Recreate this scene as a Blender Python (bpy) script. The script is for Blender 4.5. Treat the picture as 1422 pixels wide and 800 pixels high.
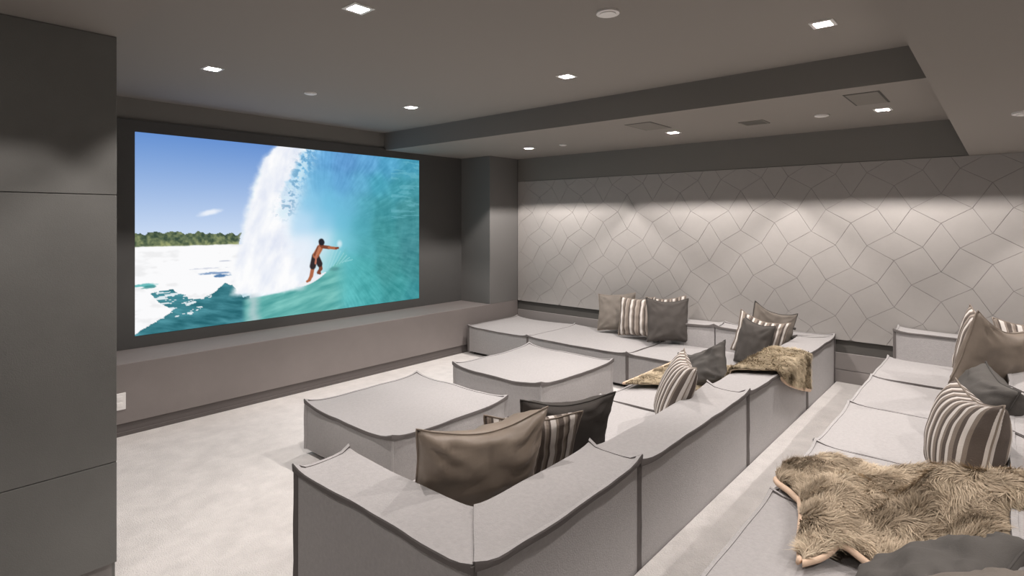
import bpy, math, random
import numpy as np
from mathutils import Vector, Matrix, noise as mnoise

for o in list(bpy.data.objects):
    bpy.data.objects.remove(o, do_unlink=True)
SC = bpy.context.scene
COL = SC.collection
PI = math.pi

# ------------------------------------------------------------------ camera
cam_d = bpy.data.cameras.new('camera')
cam = bpy.data.objects.new('camera', cam_d)
COL.objects.link(cam)
YAW = 0.7175                       # heading from the +X axis (along the screen wall)
cam.location = (0, 0, 1.65)
cam.rotation_euler = (PI / 2, 0, YAW - PI / 2)
cam_d.sensor_width = 36
cam_d.lens = 36 * 783.88 / 1422
cam_d.shift_y = -(400 - 305.56) / 1422
cam_d.clip_start = 0.05
SC.camera = cam

# ------------------------------------------------------------------ world, exposure
w = bpy.data.worlds.new('world')
SC.world = w
w.use_nodes = True
w.node_tree.nodes['Background'].inputs[0].default_value = (1.0, 0.97, 0.95, 1)
w.node_tree.nodes['Background'].inputs[1].default_value = 0.0
SC.view_settings.view_transform = 'Standard'
SC.view_settings.look = 'None'
SC.view_settings.exposure = 0.0
SC.view_settings.gamma = 1.0
LAMP_W = 88.0                       # every recessed downlight
LAMP_COL = (1.0, 0.925, 0.885)

# ------------------------------------------------------------------ room numbers (metres)
V1, V0, UB, US, UC, VR = 5.604, 5.062, 5.921, 4.113, 5.364, 0.218
ZC, ZS, ZR = 2.694, 2.487, 2.176
ZLEDGE, ZPB, ZH = 0.551, 0.543, 0.153
VP, UP = 3.06, 0.757                # face and edge of the near left wall
XMIN, YMIN = -2.2, -1.6

# ------------------------------------------------------------------ helpers
def lin(c):
    c = np.asarray(c, float) / 255.0
    return np.where(c <= 0.04045, c / 12.92, ((c + 0.055) / 1.055) ** 2.4)

def rgb(r, g, b):
    l = lin((r, g, b))
    return (float(l[0]), float(l[1]), float(l[2]), 1.0)

def mat(name, col, rough=0.9, bump=0.0, scale=60.0, mottle=0.0, mscale=4.0, weave=False, sheen=0.0, spec=0.3):
    m = bpy.data.materials.new(name)
    m.use_nodes = True
    nt = m.node_tree
    b = nt.nodes['Principled BSDF']
    b.inputs['Base Color'].default_value = col
    b.inputs['Roughness'].default_value = rough
    b.inputs['Specular IOR Level'].default_value = spec
    if sheen:
        b.inputs['Sheen Weight'].default_value = sheen
        b.inputs['Sheen Roughness'].default_value = 0.5
    tc = nt.nodes.new('ShaderNodeTexCoord')
    if mottle:
        n = nt.nodes.new('ShaderNodeTexNoise')
        n.inputs['Scale'].default_value = mscale
        n.inputs['Detail'].default_value = 6
        n.inputs['Roughness'].default_value = 0.65
        nt.links.new(tc.outputs['Object'], n.inputs['Vector'])
        mr = nt.nodes.new('ShaderNodeMapRange')
        mr.inputs['From Min'].default_value = 0.3
        mr.inputs['From Max'].default_value = 0.7
        mr.inputs['To Min'].default_value = 1 - mottle
        mr.inputs['To Max'].default_value = 1 + mottle
        nt.links.new(n.outputs['Fac'], mr.inputs['Value'])
        mx = nt.nodes.new('ShaderNodeVectorMath')
        mx.operation = 'SCALE'
        mx.inputs[0].default_value = col[:3]
        nt.links.new(mr.outputs[0], mx.inputs['Scale'])
        nt.links.new(mx.outputs[0], b.inputs['Base Color'])
    if bump:
        n2 = nt.nodes.new('ShaderNodeTexNoise')
        n2.inputs['Scale'].default_value = scale
        n2.inputs['Detail'].default_value = 4
        nt.links.new(tc.outputs['Object'], n2.inputs['Vector'])
        bp = nt.nodes.new('ShaderNodeBump')
        bp.inputs['Strength'].default_value = bump
        bp.inputs['Distance'].default_value = 0.01
        nt.links.new(n2.outputs['Fac'], bp.inputs['Height'])
        nt.links.new(bp.outputs[0], b.inputs['Normal'])
    return m

def emit(name, col, s):
    m = bpy.data.materials.new(name)
    m.use_nodes = True
    nt = m.node_tree
    nt.nodes.clear()
    e = nt.nodes.new('ShaderNodeEmission')
    e.inputs[0].default_value = col
    e.inputs[1].default_value = s
    o = nt.nodes.new('ShaderNodeOutputMaterial')
    nt.links.new(e.outputs[0], o.inputs[0])
    return m

def mesh(name, verts, faces, m, parent=None, smooth=False, sharp=None, loc=None):
    me = bpy.data.meshes.new(name)
    me.from_pydata([tuple(map(float, v)) for v in verts], [], [tuple(f) for f in faces])
    me.validate()
    if smooth:
        me.polygons.foreach_set('use_smooth', [True] * len(me.polygons))
        if sharp:
            me.set_sharp_from_angle(angle=math.radians(sharp))
    if m:
        me.materials.append(m)
    me.update()
    o = bpy.data.objects.new(name, me)
    COL.objects.link(o)
    if parent:
        o.parent = parent
    if loc:
        o.location = loc
    return o

def box_data(x0, y0, z0, x1, y1, z1):
    v = [(x0, y0, z0), (x1, y0, z0), (x1, y1, z0), (x0, y1, z0), (x0, y0, z1), (x1, y0, z1), (x1, y1, z1), (x0, y1, z1)]
    f = [(0, 3, 2, 1), (4, 5, 6, 7), (0, 1, 5, 4), (1, 2, 6, 5), (2, 3, 7, 6), (3, 0, 4, 7)]
    return v, f

def bevel_box(x0, y0, z0, x1, y1, z1, b):
    """box whose twelve edges are chamfered by b"""
    v, f = [], []
    X, Y, Z = (x0, x1), (y0, y1), (z0, z1)
    idx = {}
    for i in (0, 1):
        for j in (0, 1):
            for k in (0, 1):
                s = [(1 if q == 0 else -1) for q in (i, j, k)]
                p = (X[i], Y[j], Z[k])
                for ax in range(3):
                    q = [p[a] + (s[a] * b if a != ax else 0) for a in range(3)]
                    idx[(i, j, k, ax)] = len(v)
                    v.append(tuple(q))
    I = lambda i, j, k, ax: idx[(i, j, k, ax)]
    for s in (0, 1):
        f.append([I(s, 0, 0, 0), I(s, 1, 0, 0), I(s, 1, 1, 0), I(s, 0, 1, 0)][::(1 if s else -1)])
        f.append([I(0, s, 0, 1), I(0, s, 1, 1), I(1, s, 1, 1), I(1, s, 0, 1)][::(1 if s else -1)])
        f.append([I(0, 0, s, 2), I(1, 0, s, 2), I(1, 1, s, 2), I(0, 1, s, 2)][::(1 if s else -1)])
    for a in (0, 1):
        for c in (0, 1):
            f.append([I(a, c, 0, 0), I(a, c, 1, 0), I(a, c, 1, 1), I(a, c, 0, 1)])
            f.append([I(a, 0, c, 0), I(a, 1, c, 0), I(a, 1, c, 2), I(a, 0, c, 2)])
            f.append([I(0, a, c, 1), I(1, a, c, 1), I(1, a, c, 2), I(0, a, c, 2)])
    for i in (0, 1):
        for j in (0, 1):
            for k in (0, 1):
                f.append([I(i, j, k, 0), I(i, j, k, 1), I(i, j, k, 2)])
    return v, f

def join(parts):
    V, F = [], []
    for v, f in parts:
        n = len(V)
        V += list(v)
        F += [tuple(i + n for i in q) for q in f]
    return V, F

def box(name, a, b, m, parent=None, bev=0.0):
    v, f = bevel_box(*a, *b, bev) if bev else box_data(*a, *b)
    o = mesh(name, v, f, m, parent)
    if bev:
        import bmesh
        bm = bmesh.new(); bm.from_mesh(o.data); bmesh.ops.recalc_face_normals(bm, faces=bm.faces); bm.to_mesh(o.data); bm.free()
    return o

def tag(o, label, cat, group=None):
    o['label'] = label
    o['category'] = cat
    if group:
        o['group'] = group
    return o

def struct(o):
    o['kind'] = 'structure'
    return o

def empty(name, loc):
    o = bpy.data.objects.new(name, None)
    o.empty_display_size = 0.05
    COL.objects.link(o)
    o.location = loc
    return o

def nz(x, y, z=0.0, s=1.0):
    return mnoise.noise(Vector((x * s, y * s, z * s)))

# ------------------------------------------------------------------ materials
M = dict(
    ceiling=mat('ceiling_paint', (0.30, 0.278, 0.255, 1), 0.95, 0.05, 200),
    wall=mat('grey_wall_fabric', (0.185, 0.184, 0.174, 1), 0.95, 0.12, 260, 0.06, 3),
    dark=mat('dark_wall_paint', (0.22, 0.21, 0.195, 1), 0.9, 0.05, 150),
    ledge=mat('ledge_paint', (0.235, 0.21, 0.20, 1), 0.85, 0.06, 120, 0.04, 3),
    ledgebase=mat('ledge_base_paint', (0.13, 0.115, 0.11, 1), 0.85),
    column=mat('column_paint', (0.19, 0.185, 0.178, 1), 0.9),
    tile=mat('stone_grey_wall_panel', (0.40, 0.38, 0.362, 1), 0.85, 0.05, 40, 0.03, 6),
    joint=mat('dark_joint', (0.27, 0.255, 0.245, 1), 0.95),
    board=mat('grey_board', (0.26, 0.24, 0.23, 1), 0.85, 0.03, 80),
    carpet=mat('pale_carpet', (0.74, 0.71, 0.685, 1), 1.0, 0.8, 140, 0.10, 7, sheen=0.2),
    black=mat('black_masking_cloth', (0.095, 0.093, 0.09, 1), 0.9, 0.04, 300),
    sofa=mat('light_grey_upholstery', (0.395, 0.38, 0.376, 1), 0.95, 0.35, 170, 0.07, 55, sheen=0.1),
    piping=mat('flange_shade', (0.15, 0.137, 0.132, 1), 0.95, 0.2, 200),  # darker than the sofa cloth: shade under the flange edges, painted in
    plinth=mat('dark_plinth', (0.05, 0.045, 0.043, 1), 0.8),
    taupe=mat('taupe_satin', (0.285, 0.232, 0.185, 1), 0.42, 0.10, 18, 0.08, 9, spec=0.5),
    taupe2=mat('deep_taupe_satin', (0.21, 0.172, 0.138, 1), 0.5, 0.10, 18, 0.08, 9, spec=0.4),
    brown=mat('brown_grey_cloth', (0.20, 0.175, 0.15, 1), 0.7, 0.15, 160, 0.06, 9),
    slate=mat('charcoal_cloth', (0.088, 0.080, 0.074, 1), 0.95, 0.15, 200, 0.06, 8, spec=0.1),
    slate2=mat('slate_cloth', (0.112, 0.105, 0.098, 1), 0.95, 0.15, 200, 0.06, 8, spec=0.1),
    darkseam=mat('dark_seam', (0.075, 0.07, 0.065, 1), 0.9),
    taupeseam=mat('taupe_seam', (0.27, 0.225, 0.185, 1), 0.6),
    hide=mat('pale_hide_edge', (0.72, 0.53, 0.39, 1), 0.8, 0.1, 80, 0.08, 20),
    underfur=mat('fur_ground', (0.30, 0.24, 0.17, 1), 0.95, 0.3, 90, 0.15, 10),
    white=mat('white_plastic', (0.86, 0.84, 0.82, 1), 0.5),
    trim=mat('brushed_light_trim', (0.88, 0.87, 0.85, 1), 0.45),
    baffle=mat('lamp_baffle', (0.34, 0.33, 0.32, 1), 0.6),
    grille=mat('speaker_grille', (0.13, 0.125, 0.11, 1), 0.8),
    hatch=mat('hatch_paint', (0.235, 0.22, 0.20, 1), 0.95),
    groove=mat('shadow_gap', (0.10, 0.095, 0.088, 1), 0.95),
)
M['lamp'] = emit('lamp_glow', (1.0, 0.97, 0.94, 1), 12.0)

def stripe_mat(name, period, phase, cols):
    m = bpy.data.materials.new(name)
    m.use_nodes = True
    nt = m.node_tree
    b = nt.nodes['Principled BSDF']
    b.inputs['Roughness'].default_value = 0.9
    b.inputs['Specular IOR Level'].default_value = 0.25
    tc = nt.nodes.new('ShaderNodeAttribute')
    tc.attribute_name = 'stripe'
    ma = nt.nodes.new('ShaderNodeMath'); ma.operation = 'MULTIPLY_ADD'
    ma.inputs[1].default_value = 1.0 / period
    ma.inputs[2].default_value = phase
    nt.links.new(tc.outputs['Fac'], ma.inputs[0])
    fr = nt.nodes.new('ShaderNodeMath'); fr.operation = 'FRACT'
    nt.links.new(ma.outputs[0], fr.inputs[0])
    cr = nt.nodes.new('ShaderNodeValToRGB')
    cr.color_ramp.interpolation = 'CONSTANT'
    el = cr.color_ramp.elements
    while len(el) < len(cols):
        el.new(0.5)
    for e, (p, c) in zip(el, cols):
        e.position = p
        e.color = rgb(*c)
    nt.links.new(fr.outputs[0], cr.inputs[0])
    nt.links.new(cr.outputs[0], b.inputs['Base Color'])
    tx = nt.nodes.new('ShaderNodeTexCoord')
    n2 = nt.nodes.new('ShaderNodeTexNoise'); n2.inputs['Scale'].default_value = 180
    nt.links.new(tx.outputs['Object'], n2.inputs['Vector'])
    bp = nt.nodes.new('ShaderNodeBump'); bp.inputs['Strength'].default_value = 0.15; bp.inputs['Distance'].default_value = 0.01
    nt.links.new(n2.outputs['Fac'], bp.inputs['Height'])
    nt.links.new(bp.outputs[0], b.inputs['Normal'])
    return m

WH, TP, BR, LT = (214, 208, 202), (140, 129, 119), (97, 88, 82), (166, 156, 147)
M['stripe'] = stripe_mat('striped_cloth', 0.092, 0.10, [(0, WH), (0.27, TP), (0.40, BR), (0.66, LT), (0.76, TP), (0.88, BR)])
M['stripe3'] = stripe_mat('striped_cloth_wide', 0.128, 0.40, [(0, WH), (0.20, TP), (0.34, BR), (0.50, LT), (0.64, TP), (0.84, BR)])
M['stripe2'] = stripe_mat('striped_cloth_narrow', 0.108, 0.35, [(0, WH), (0.17, TP), (0.30, BR), (0.50, WH), (0.64, TP), (0.84, BR)])

# ------------------------------------------------------------------ downlights: positions first, ceilings are pierced for them
HOLE = 0.043
LIGHTS_MAIN = [(1.60, 2.403), (1.575, 4.118), (3.325, 4.139), (3.35, 2.396), (3.35, 0.728), (1.60, 0.73)]
LIGHTS_BACK = [(5.09, 4.179), (5.079, 2.386), (5.063, 0.694)]
LIGHTS_LEFT = [(-0.15, 2.39), (-0.15, 0.73)]
LIGHTS_RIGHT = [(5.05, -0.95), (3.3, -0.95), (1.6, -0.95)]  # out of view, added to brighten the second row

def pierced(name, x0, y0, x1, y1, z, holes, m, up=0.14):
    """ceiling slab underside at z with a square opening per lamp; closed top"""
    us = sorted({x0, x1, *[h[0] - HOLE for h in holes], *[h[0] + HOLE for h in holes]})
    vs = sorted({y0, y1, *[h[1] - HOLE for h in holes], *[h[1] + HOLE for h in holes]})
    V, F = [], []
    def q(*p):
        n = len(V); V.extend(p); F.append((n, n + 1, n + 2, n + 3))
    for i in range(len(us) - 1):
        for j in range(len(vs) - 1):
            a, b, c, d = us[i], us[i + 1], vs[j], vs[j + 1]
            mx, my = (a + b) / 2, (c + d) / 2
            if any(abs(mx - h[0]) < HOLE and abs(my - h[1]) < HOLE for h in holes):
                continue
            q((a, c, z), (a, d, z), (b, d, z), (b, c, z))
    t = z + up
    q((x0, y0, t), (x1, y0, t), (x1, y1, t), (x0, y1, t))
    q((x0, y0, z), (x1, y0, z), (x1, y0, t), (x0, y0, t))
    q((x1, y0, z), (x1, y1, z), (x1, y1, t), (x1, y0, t))
    q((x1, y1, z), (x0, y1, z), (x0, y1, t), (x1, y1, t))
    q((x0, y1, z), (x0, y0, z), (x0, y0, t), (x0, y1, t))
    return struct(mesh(name, V, F, m))

TOP = 2.86
pierced('ceiling', UP, VR, US, V1 + 0.05, ZC, LIGHTS_MAIN, M['ceiling'], TOP - ZC)
pierced('ceiling_back', US, VR, UB + 0.2, V1 + 0.05, ZS, LIGHTS_BACK, M['ceiling'], TOP - ZS)
pierced('ceiling_left', XMIN, VR, UP, V1 + 0.05, ZS, LIGHTS_LEFT, M['ceiling'], TOP - ZS)
pierced('ceiling_right', XMIN, YMIN, UB + 0.2, VR, ZR, LIGHTS_RIGHT, M['ceiling'], TOP - ZR)

struct(box('trim_2', (US - 0.008, VR, ZS), (US - 0.0005, V1 + 0.02, ZC), M['dark']))      # dark face of the dropped beam

# ------------------------------------------------------------------ floor, platform, walls
struct(box('floor', (XMIN, YMIN, -0.1), (UB + 0.2, V1 + 0.2, 0.0), M['carpet']))
struct(box('floor_platform', (XMIN, YMIN, 0.0005), (UB + 0.02, 1.182, ZH), M['carpet'], bev=0.008))
struct(box('wall_rear', (XMIN - 0.1, YMIN, 0.0), (XMIN, V1 + 0.2, TOP), M['wall']))
struct(box('wall_right', (XMIN, YMIN - 0.1, 0.0), (UB + 0.2, YMIN, TOP), M['wall']))
wl = struct(box('wall_left', (XMIN, VP + 0.03, 0.0), (UP - 0.012, V1 + 0.2, ZS + 0.002), M['joint']))
zseam = [0.085, 0.545, 1.764, ZS]
for k in range(3):                               # three stacked cladding panels on the near left wall
    box('panel', (XMIN, VP, zseam[k] + 0.0015), (UP, VP + 0.03, zseam[k + 1] - 0.0015), M['wall'], wl, 0.002)
box('panel', (UP - 0.012, VP + 0.03, 0.0), (UP, V1 - 0.001, ZS), M['wall'], wl)
struct(box('wall_screen', (UP, V1 + 0.02, 0.0), (UB + 0.2, V1 + 0.2, TOP), M['dark']))
# low built-in ledge under the screen
lg = struct(box('wall_screen_ledge', (UP, V0, 0.095), (UB, V1 + 0.02, ZLEDGE), M['ledge'], bev=0.004))
struct(box('baseboard_screen', (UP, V0 + 0.012, 0.0), (UB, V1, 0.095), M['ledgebase']))
struct(box('trim_1', (UP, V0 + 0.004, 0.0), (UB, V0 + 0.02, 0.032), M['ledgebase'], bev=0.003))
# boxed column in the far corner
struct(box('wall_column', (UC, V0, ZLEDGE), (UB, V1 + 0.02, ZS), M['column'], bev=0.004))

# back wall: core, dark upper band, lower boards, and the geometric panel built tile by tile
wb = struct(box('wall_back', (UB + 0.022, YMIN, 0.0), (UB + 0.2, V1, TOP), M['groove']))
box('upper_band', (UB + 0.004, YMIN, ZR + 0.003), (UB + 0.022, V0, ZS), M['dark'], wb)
for z0, z1 in ((ZH, 0.268), (0.272, 0.424)):
    box('board', (UB, YMIN, z0), (UB + 0.022, 1.6, z1), M['board'], wb, 0.002)
for z0, z1 in ((0.0, 0.268), (0.272, 0.424)):
    box('board', (UB, 1.6, z0), (UB + 0.022, V0, z1), M['board'], wb, 0.002)
box('panel_backing', (UB + 0.006, YMIN, ZPB), (UB + 0.022, V0, ZR), M['joint'], wb)

def clip(poly, axis, val, keep_less):
    out = []
    for i in range(len(poly)):
        a, b = poly[i], poly[(i + 1) % len(poly)]
        ia = (a[axis] <= val) == keep_less
        ib = (b[axis] <= val) == keep_less
        if ia:
            out.append(a)
        if ia != ib:
            t = (val - a[axis]) / (b[axis] - a[axis])
            out.append(tuple(a[k] + t * (b[k] - a[k]) for k in (0, 1)))
    return out

def inset(poly, d):
    n = len(poly)
    area = sum(poly[i][0] * poly[(i + 1) % n][1] - poly[(i + 1) % n][0] * poly[i][1] for i in range(n))
    if area < 0:
        poly = poly[::-1]
    res = []
    for i in range(n):
        p, a, b = np.array(poly[i]), np.array(poly[i - 1]), np.array(poly[(i + 1) % n])
        e1 = (p - a) / (np.linalg.norm(p - a) + 1e-9)
        e2 = (b - p) / (np.linalg.norm(b - p) + 1e-9)
        n1, n2 = np.array((-e1[1], e1[0])), np.array((-e2[1], e2[0]))
        k = 1 + n1 @ n2
        res.append(tuple(p + d * (n1 + n2) / max(k, 0.3)))
    return res

rt = random.Random(3)
def wall_tile(poly):
    for ax, val, kl in ((0, V0 - 0.001, True), (0, YMIN, False), (1, ZR, True), (1, ZPB, False)):
        if len(poly) < 3:
            return
        poly = clip(poly, ax, val, kl)
    q = []
    for p in poly:
        if not q or math.hypot(p[0] - q[-1][0], p[1] - q[-1][1]) > 1e-4:
            q.append(p)
    if len(q) > 2 and math.hypot(q[0][0] - q[-1][0], q[0][1] - q[-1][1]) < 1e-4:
        q.pop()
    if len(q) < 3:
        return
    n = len(q)
    ar = 0.5 * abs(sum(q[i][0] * q[(i + 1) % n][1] - q[(i + 1) % n][0] * q[i][1] for i in range(n)))
    if ar < 0.0015:
        return
    o1, o2 = inset(q, 0.0010), inset(q, 0.0022)
    n = len(o1)
    dx = rt.uniform(-0.0004, 0.0004)
    V = [(UB + 0.010, *p) for p in o1] + [(UB + 0.0012 + dx, *p) for p in o1] + [(UB + dx, *p) for p in o2]
    F = [tuple(range(2 * n, 3 * n))[::-1]]
    for i in range(n):
        j = (i + 1) % n
        F += [(i, n + i, n + j, j), (n + i, 2 * n + i, 2 * n + j, n + j)]
    mesh('panel_tile', V, F, M['tile'], wb)

PT, HL, HS = 0.329, 0.204, 0.125     # pitch of the diamonds, long and short half-diagonals
VC, ZC0 = 0.400, 1.748
for i in range(-5, 16):
    for j in range(-4, 3):
        cx, cz = VC + i * PT, ZC0 + j * PT
        lie = (i + j) % 2 == 0
        a, b = (HL, HS) if lie else (HS, HL)
        wall_tile([(cx + a, cz), (cx, cz + b), (cx - a, cz), (cx, cz - b)])
        # the square up and to the +V side: its corners are the facing tips of four diamonds
        a2, b2 = b, a
        wall_tile([(cx + a, cz), (cx + PT, cz + b2), (cx + PT - a, cz + PT), (cx, cz + PT - b2)] if False else
                  [(cx + a, cz), (cx + PT, cz + a), (cx + PT - a, cz + PT), (cx, cz + PT - a)] if lie else
                  [(cx, cz + b), (cx + PT - b, cz), (cx + PT, cz + PT - b), (cx + b, cz + PT)])

# ------------------------------------------------------------------ ceiling fittings
def frame_data(h_out, h_in, z0, z1):
    V, F = [], []
    for z in (z0, z1):
        for h in (h_out, h_in):
            V += [(-h, -h, z), (h, -h, z), (h, h, z), (-h, h, z)]
    for i in range(4):
        j = (i + 1) % 4
        F += [(i, 4 + i, 4 + j, j), (8 + i, 8 + j, 12 + j, 12 + i), (i, j, 8 + j, 8 + i), (4 + i, 12 + i, 12 + j, 4 + j)]
    return V, F

def disc_data(r, z0, z1, n=20):
    V = [(r * math.cos(2 * PI * i / n), r * math.sin(2 * PI * i / n), z) for z in (z0, z1) for i in range(n)]
    F = [tuple(range(n))[::-1], tuple(range(n, 2 * n))] + [(i, (i + 1) % n, n + (i + 1) % n, n + i) for i in range(n)]
    return V, F

def can_data(h, z0, z1):
    V = [(-h, -h, z0), (h, -h, z0), (h, h, z0), (-h, h, z0), (-h, -h, z1), (h, -h, z1), (h, h, z1), (-h, h, z1)]
    F = [(4, 5, 6, 7)] + [(i, (i + 1) % 4, 4 + (i + 1) % 4, 4 + i) for i in range(4)]
    return V, F

protos = {}
def downlight(x, y, z, label, group, power=1.0, off=0.0):
    t = empty('downlight', (x, y, z))
    tag(t, label, 'ceiling light', group)
    if not protos:
        for nm, d, m in (('bezel', frame_data(0.058, 0.040, -0.004, 0.004), M['trim']),
                         ('housing', can_data(0.0425, 0.0, 0.085), M['baffle']),
                         ('lamp', disc_data(0.022, 0.038, 0.046), M['lamp'])):
            o = mesh(nm, *d, m, t)
            protos[nm] = o
    else:
        for o in protos.values():
            c = o.copy()
            c.parent = t
            COL.objects.link(c)
    ld = bpy.data.lights.new('downlight_bulb', 'POINT')
    ld.energy = LAMP_W * power
    ld.color = LAMP_COL
    ld.shadow_soft_size = 0.0028
    l = bpy.data.objects.new('downlight_bulb', ld)
    COL.objects.link(l)
    l.parent = t
    l.location = (0, 0, 0.030)

GD = 'square recessed downlights'
lm = ['square downlight in the middle of the main ceiling, nearest the left wall',
      'square downlight over the left side of the screen, near the left wall',
      'square downlight over the right part of the screen, near the dropped beam',
      'square downlight of the main ceiling in the middle of its row beside the beam',
      'square downlight of the main ceiling beside the low bulkhead on the right',
      'square downlight of the main ceiling just out of view above the second row']
for (x, y), l in zip(LIGHTS_MAIN, lm):
    downlight(x, y, ZC, l, GD, 0.5 if (x < 2 and y < 1) else 1.0)
lb = ['square downlight in the lowered back ceiling by the corner column',
      'square downlight in the lowered back ceiling next to the first square hatch',
      'square downlight in the lowered back ceiling beside the hatch near the bulkhead']
for (x, y), l in zip(LIGHTS_BACK, lb):
    downlight(x, y, ZS, l, GD, 1.35)
for (x, y), l in zip(LIGHTS_LEFT, ['square downlight in the near left soffit washing the grey left wall', 'square downlight in the near left soffit above the viewer']):
    downlight(x, y, ZS, l, GD, 0.35)
for (x, y), l in zip(LIGHTS_RIGHT, ['added unseen downlight in the right bulkhead by the back wall', 'added unseen downlight in the right bulkhead over the middle of the second row', 'added unseen downlight in the right bulkhead over the near end of the second row']):
    downlight(x, y, ZR, l, GD, 0.7)

def ceiling_disc(x, y, z, r, label):
    v, f = join([disc_data(r, -0.009, 0.0), disc_data(r * 0.72, -0.014, -0.009)])
    o = mesh('ceiling_cover', v, f, M['white'], loc=(x, y, z))
    tag(o, label, 'ceiling disc', 'round white ceiling covers')
ceiling_disc(2.453, 1.502, ZC, 0.058, 'large round white cover on the main ceiling nearest the viewer')
ceiling_disc(2.403, 4.294, ZC, 0.050, 'round white cover on the main ceiling above the screen')
ceiling_disc(5.09, 3.69, ZS, 0.042, 'small round white cover on the back ceiling beside the corner downlight')
ceiling_disc(5.02, 1.10, ZS, 0.052, 'round white cover on the back ceiling before the hatch near the bulkhead')
ceiling_disc(3.72, -0.085, ZR, 0.060, 'round white cover on the low right bulkhead at the frame edge')

def hatch(x0, y0, x1, y1, z, label):
    cx, cy = (x0 + x1) / 2, (y0 + y1) / 2
    t = empty('ceiling_hatch', (cx, cy, z))
    tag(t, label, 'ceiling hatch', 'square ceiling hatches')
    hx, hy = (x1 - x0) / 2, (y1 - y0) / 2
    mesh('gap', *box_data(-hx, -hy, -0.002, hx, hy, 0.0), M['groove'], t)
    mesh('panel', *box_data(-hx + 0.012, -hy + 0.012, -0.004, hx - 0.012, hy - 0.012, -0.002), M['hatch'], t)
hatch(4.39, 2.27, 4.80, 2.52, ZS, 'flush square hatch in the back ceiling beside the middle downlight')
hatch(4.31, 0.61, 4.77, 0.82, ZS, 'flush square hatch in the back ceiling close to the right bulkhead')
sp = empty('ceiling_speaker', (5.02, 1.62, ZS))
tag(sp, 'dark square speaker grille in the back ceiling between the two hatches', 'speaker')
mesh('grille_frame', *frame_data(0.10, 0.088, -0.006, 0.0), M['hatch'], sp)
mesh('grille', *box_data(-0.088, -0.088, -0.004, 0.088, 0.088, 0.0), M['grille'], sp)

# wall outlet on the ledge front
ot = empty('wall_outlet', (1.268, V0, 0.27))
tag(ot, 'white outlet plate on the ledge front beside the left wall edge', 'outlet')
v, f = bevel_box(-0.041, -0.007, -0.064, 0.041, 0.0, 0.064, 0.002)
mesh('plate', v, f, M['white'], ot)
for z in (-0.024, 0.024):
    mesh('socket', *bevel_box(-0.017, -0.010, z - 0.015, 0.017, -0.006, z + 0.015, 0.001), M['white'], ot)

# ------------------------------------------------------------------ the projection screen and its picture
S0, S1, T0, T1 = 1.515, 4.621, 2.405, 0.657
scr = empty('projection_screen', ((UP + UC) / 2, V1, ZLEDGE))
tag(scr, 'wide projection screen in black masking showing a surfer in a wave', 'screen')
box('masking_panel', (UP - (UP + UC) / 2, -0.004, 0.001), (UC - (UP + UC) / 2, 0.018, 2.487 - ZLEDGE + 0.02), M['black'], scr)

def smooth(a, b, x):
    t = np.clip((x - a) / (b - a), 0, 1)
    return t * t * (3 - 2 * t)

def vnoise(x, y, seed=0):
    xi, yi = np.floor(x).astype(int), np.floor(y).astype(int)
    fx, fy = x - xi, y - yi
    fx, fy = fx * fx * (3 - 2 * fx), fy * fy * (3 - 2 * fy)
    def h(a, b):
        n = (a * 374761393 + b * 668265263 + seed * 974711) & 0x7fffffff
        n = ((n ^ (n >> 13)) * 1274126177) & 0x7fffffff
        n = n ^ (n >> 16)
        return (n & 0xffff) / 65535.0
    return (h(xi, yi) * (1 - fx) + h(xi + 1, yi) * fx) * (1 - fy) + (h(xi, yi + 1) * (1 - fx) + h(xi + 1, yi + 1) * fx) * fy

def fbm(x, y, seed=0, o=4):
    r, a, t = 0, 0.5, 0
    for k in range(o):
        r = r + a * vnoise(x, y, seed + k)
        t += a
        a *= 0.5
        x, y = 1.6 * x + 1.2 * y + 7.3, -1.2 * x + 1.6 * y + 3.1
    return r / t

def inpoly(px, py, poly):
    r = np.zeros(px.shape, bool)
    n = len(poly)
    for i in range(n):
        (x1, y1), (x2, y2) = poly[i], poly[(i + 1) % n]
        if y1 == y2:
            continue
        c = ((y1 > py) != (y2 > py)) & (px < (x2 - x1) * (py - y1) / (y2 - y1) + x1)
        r ^= c
    return r

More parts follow.
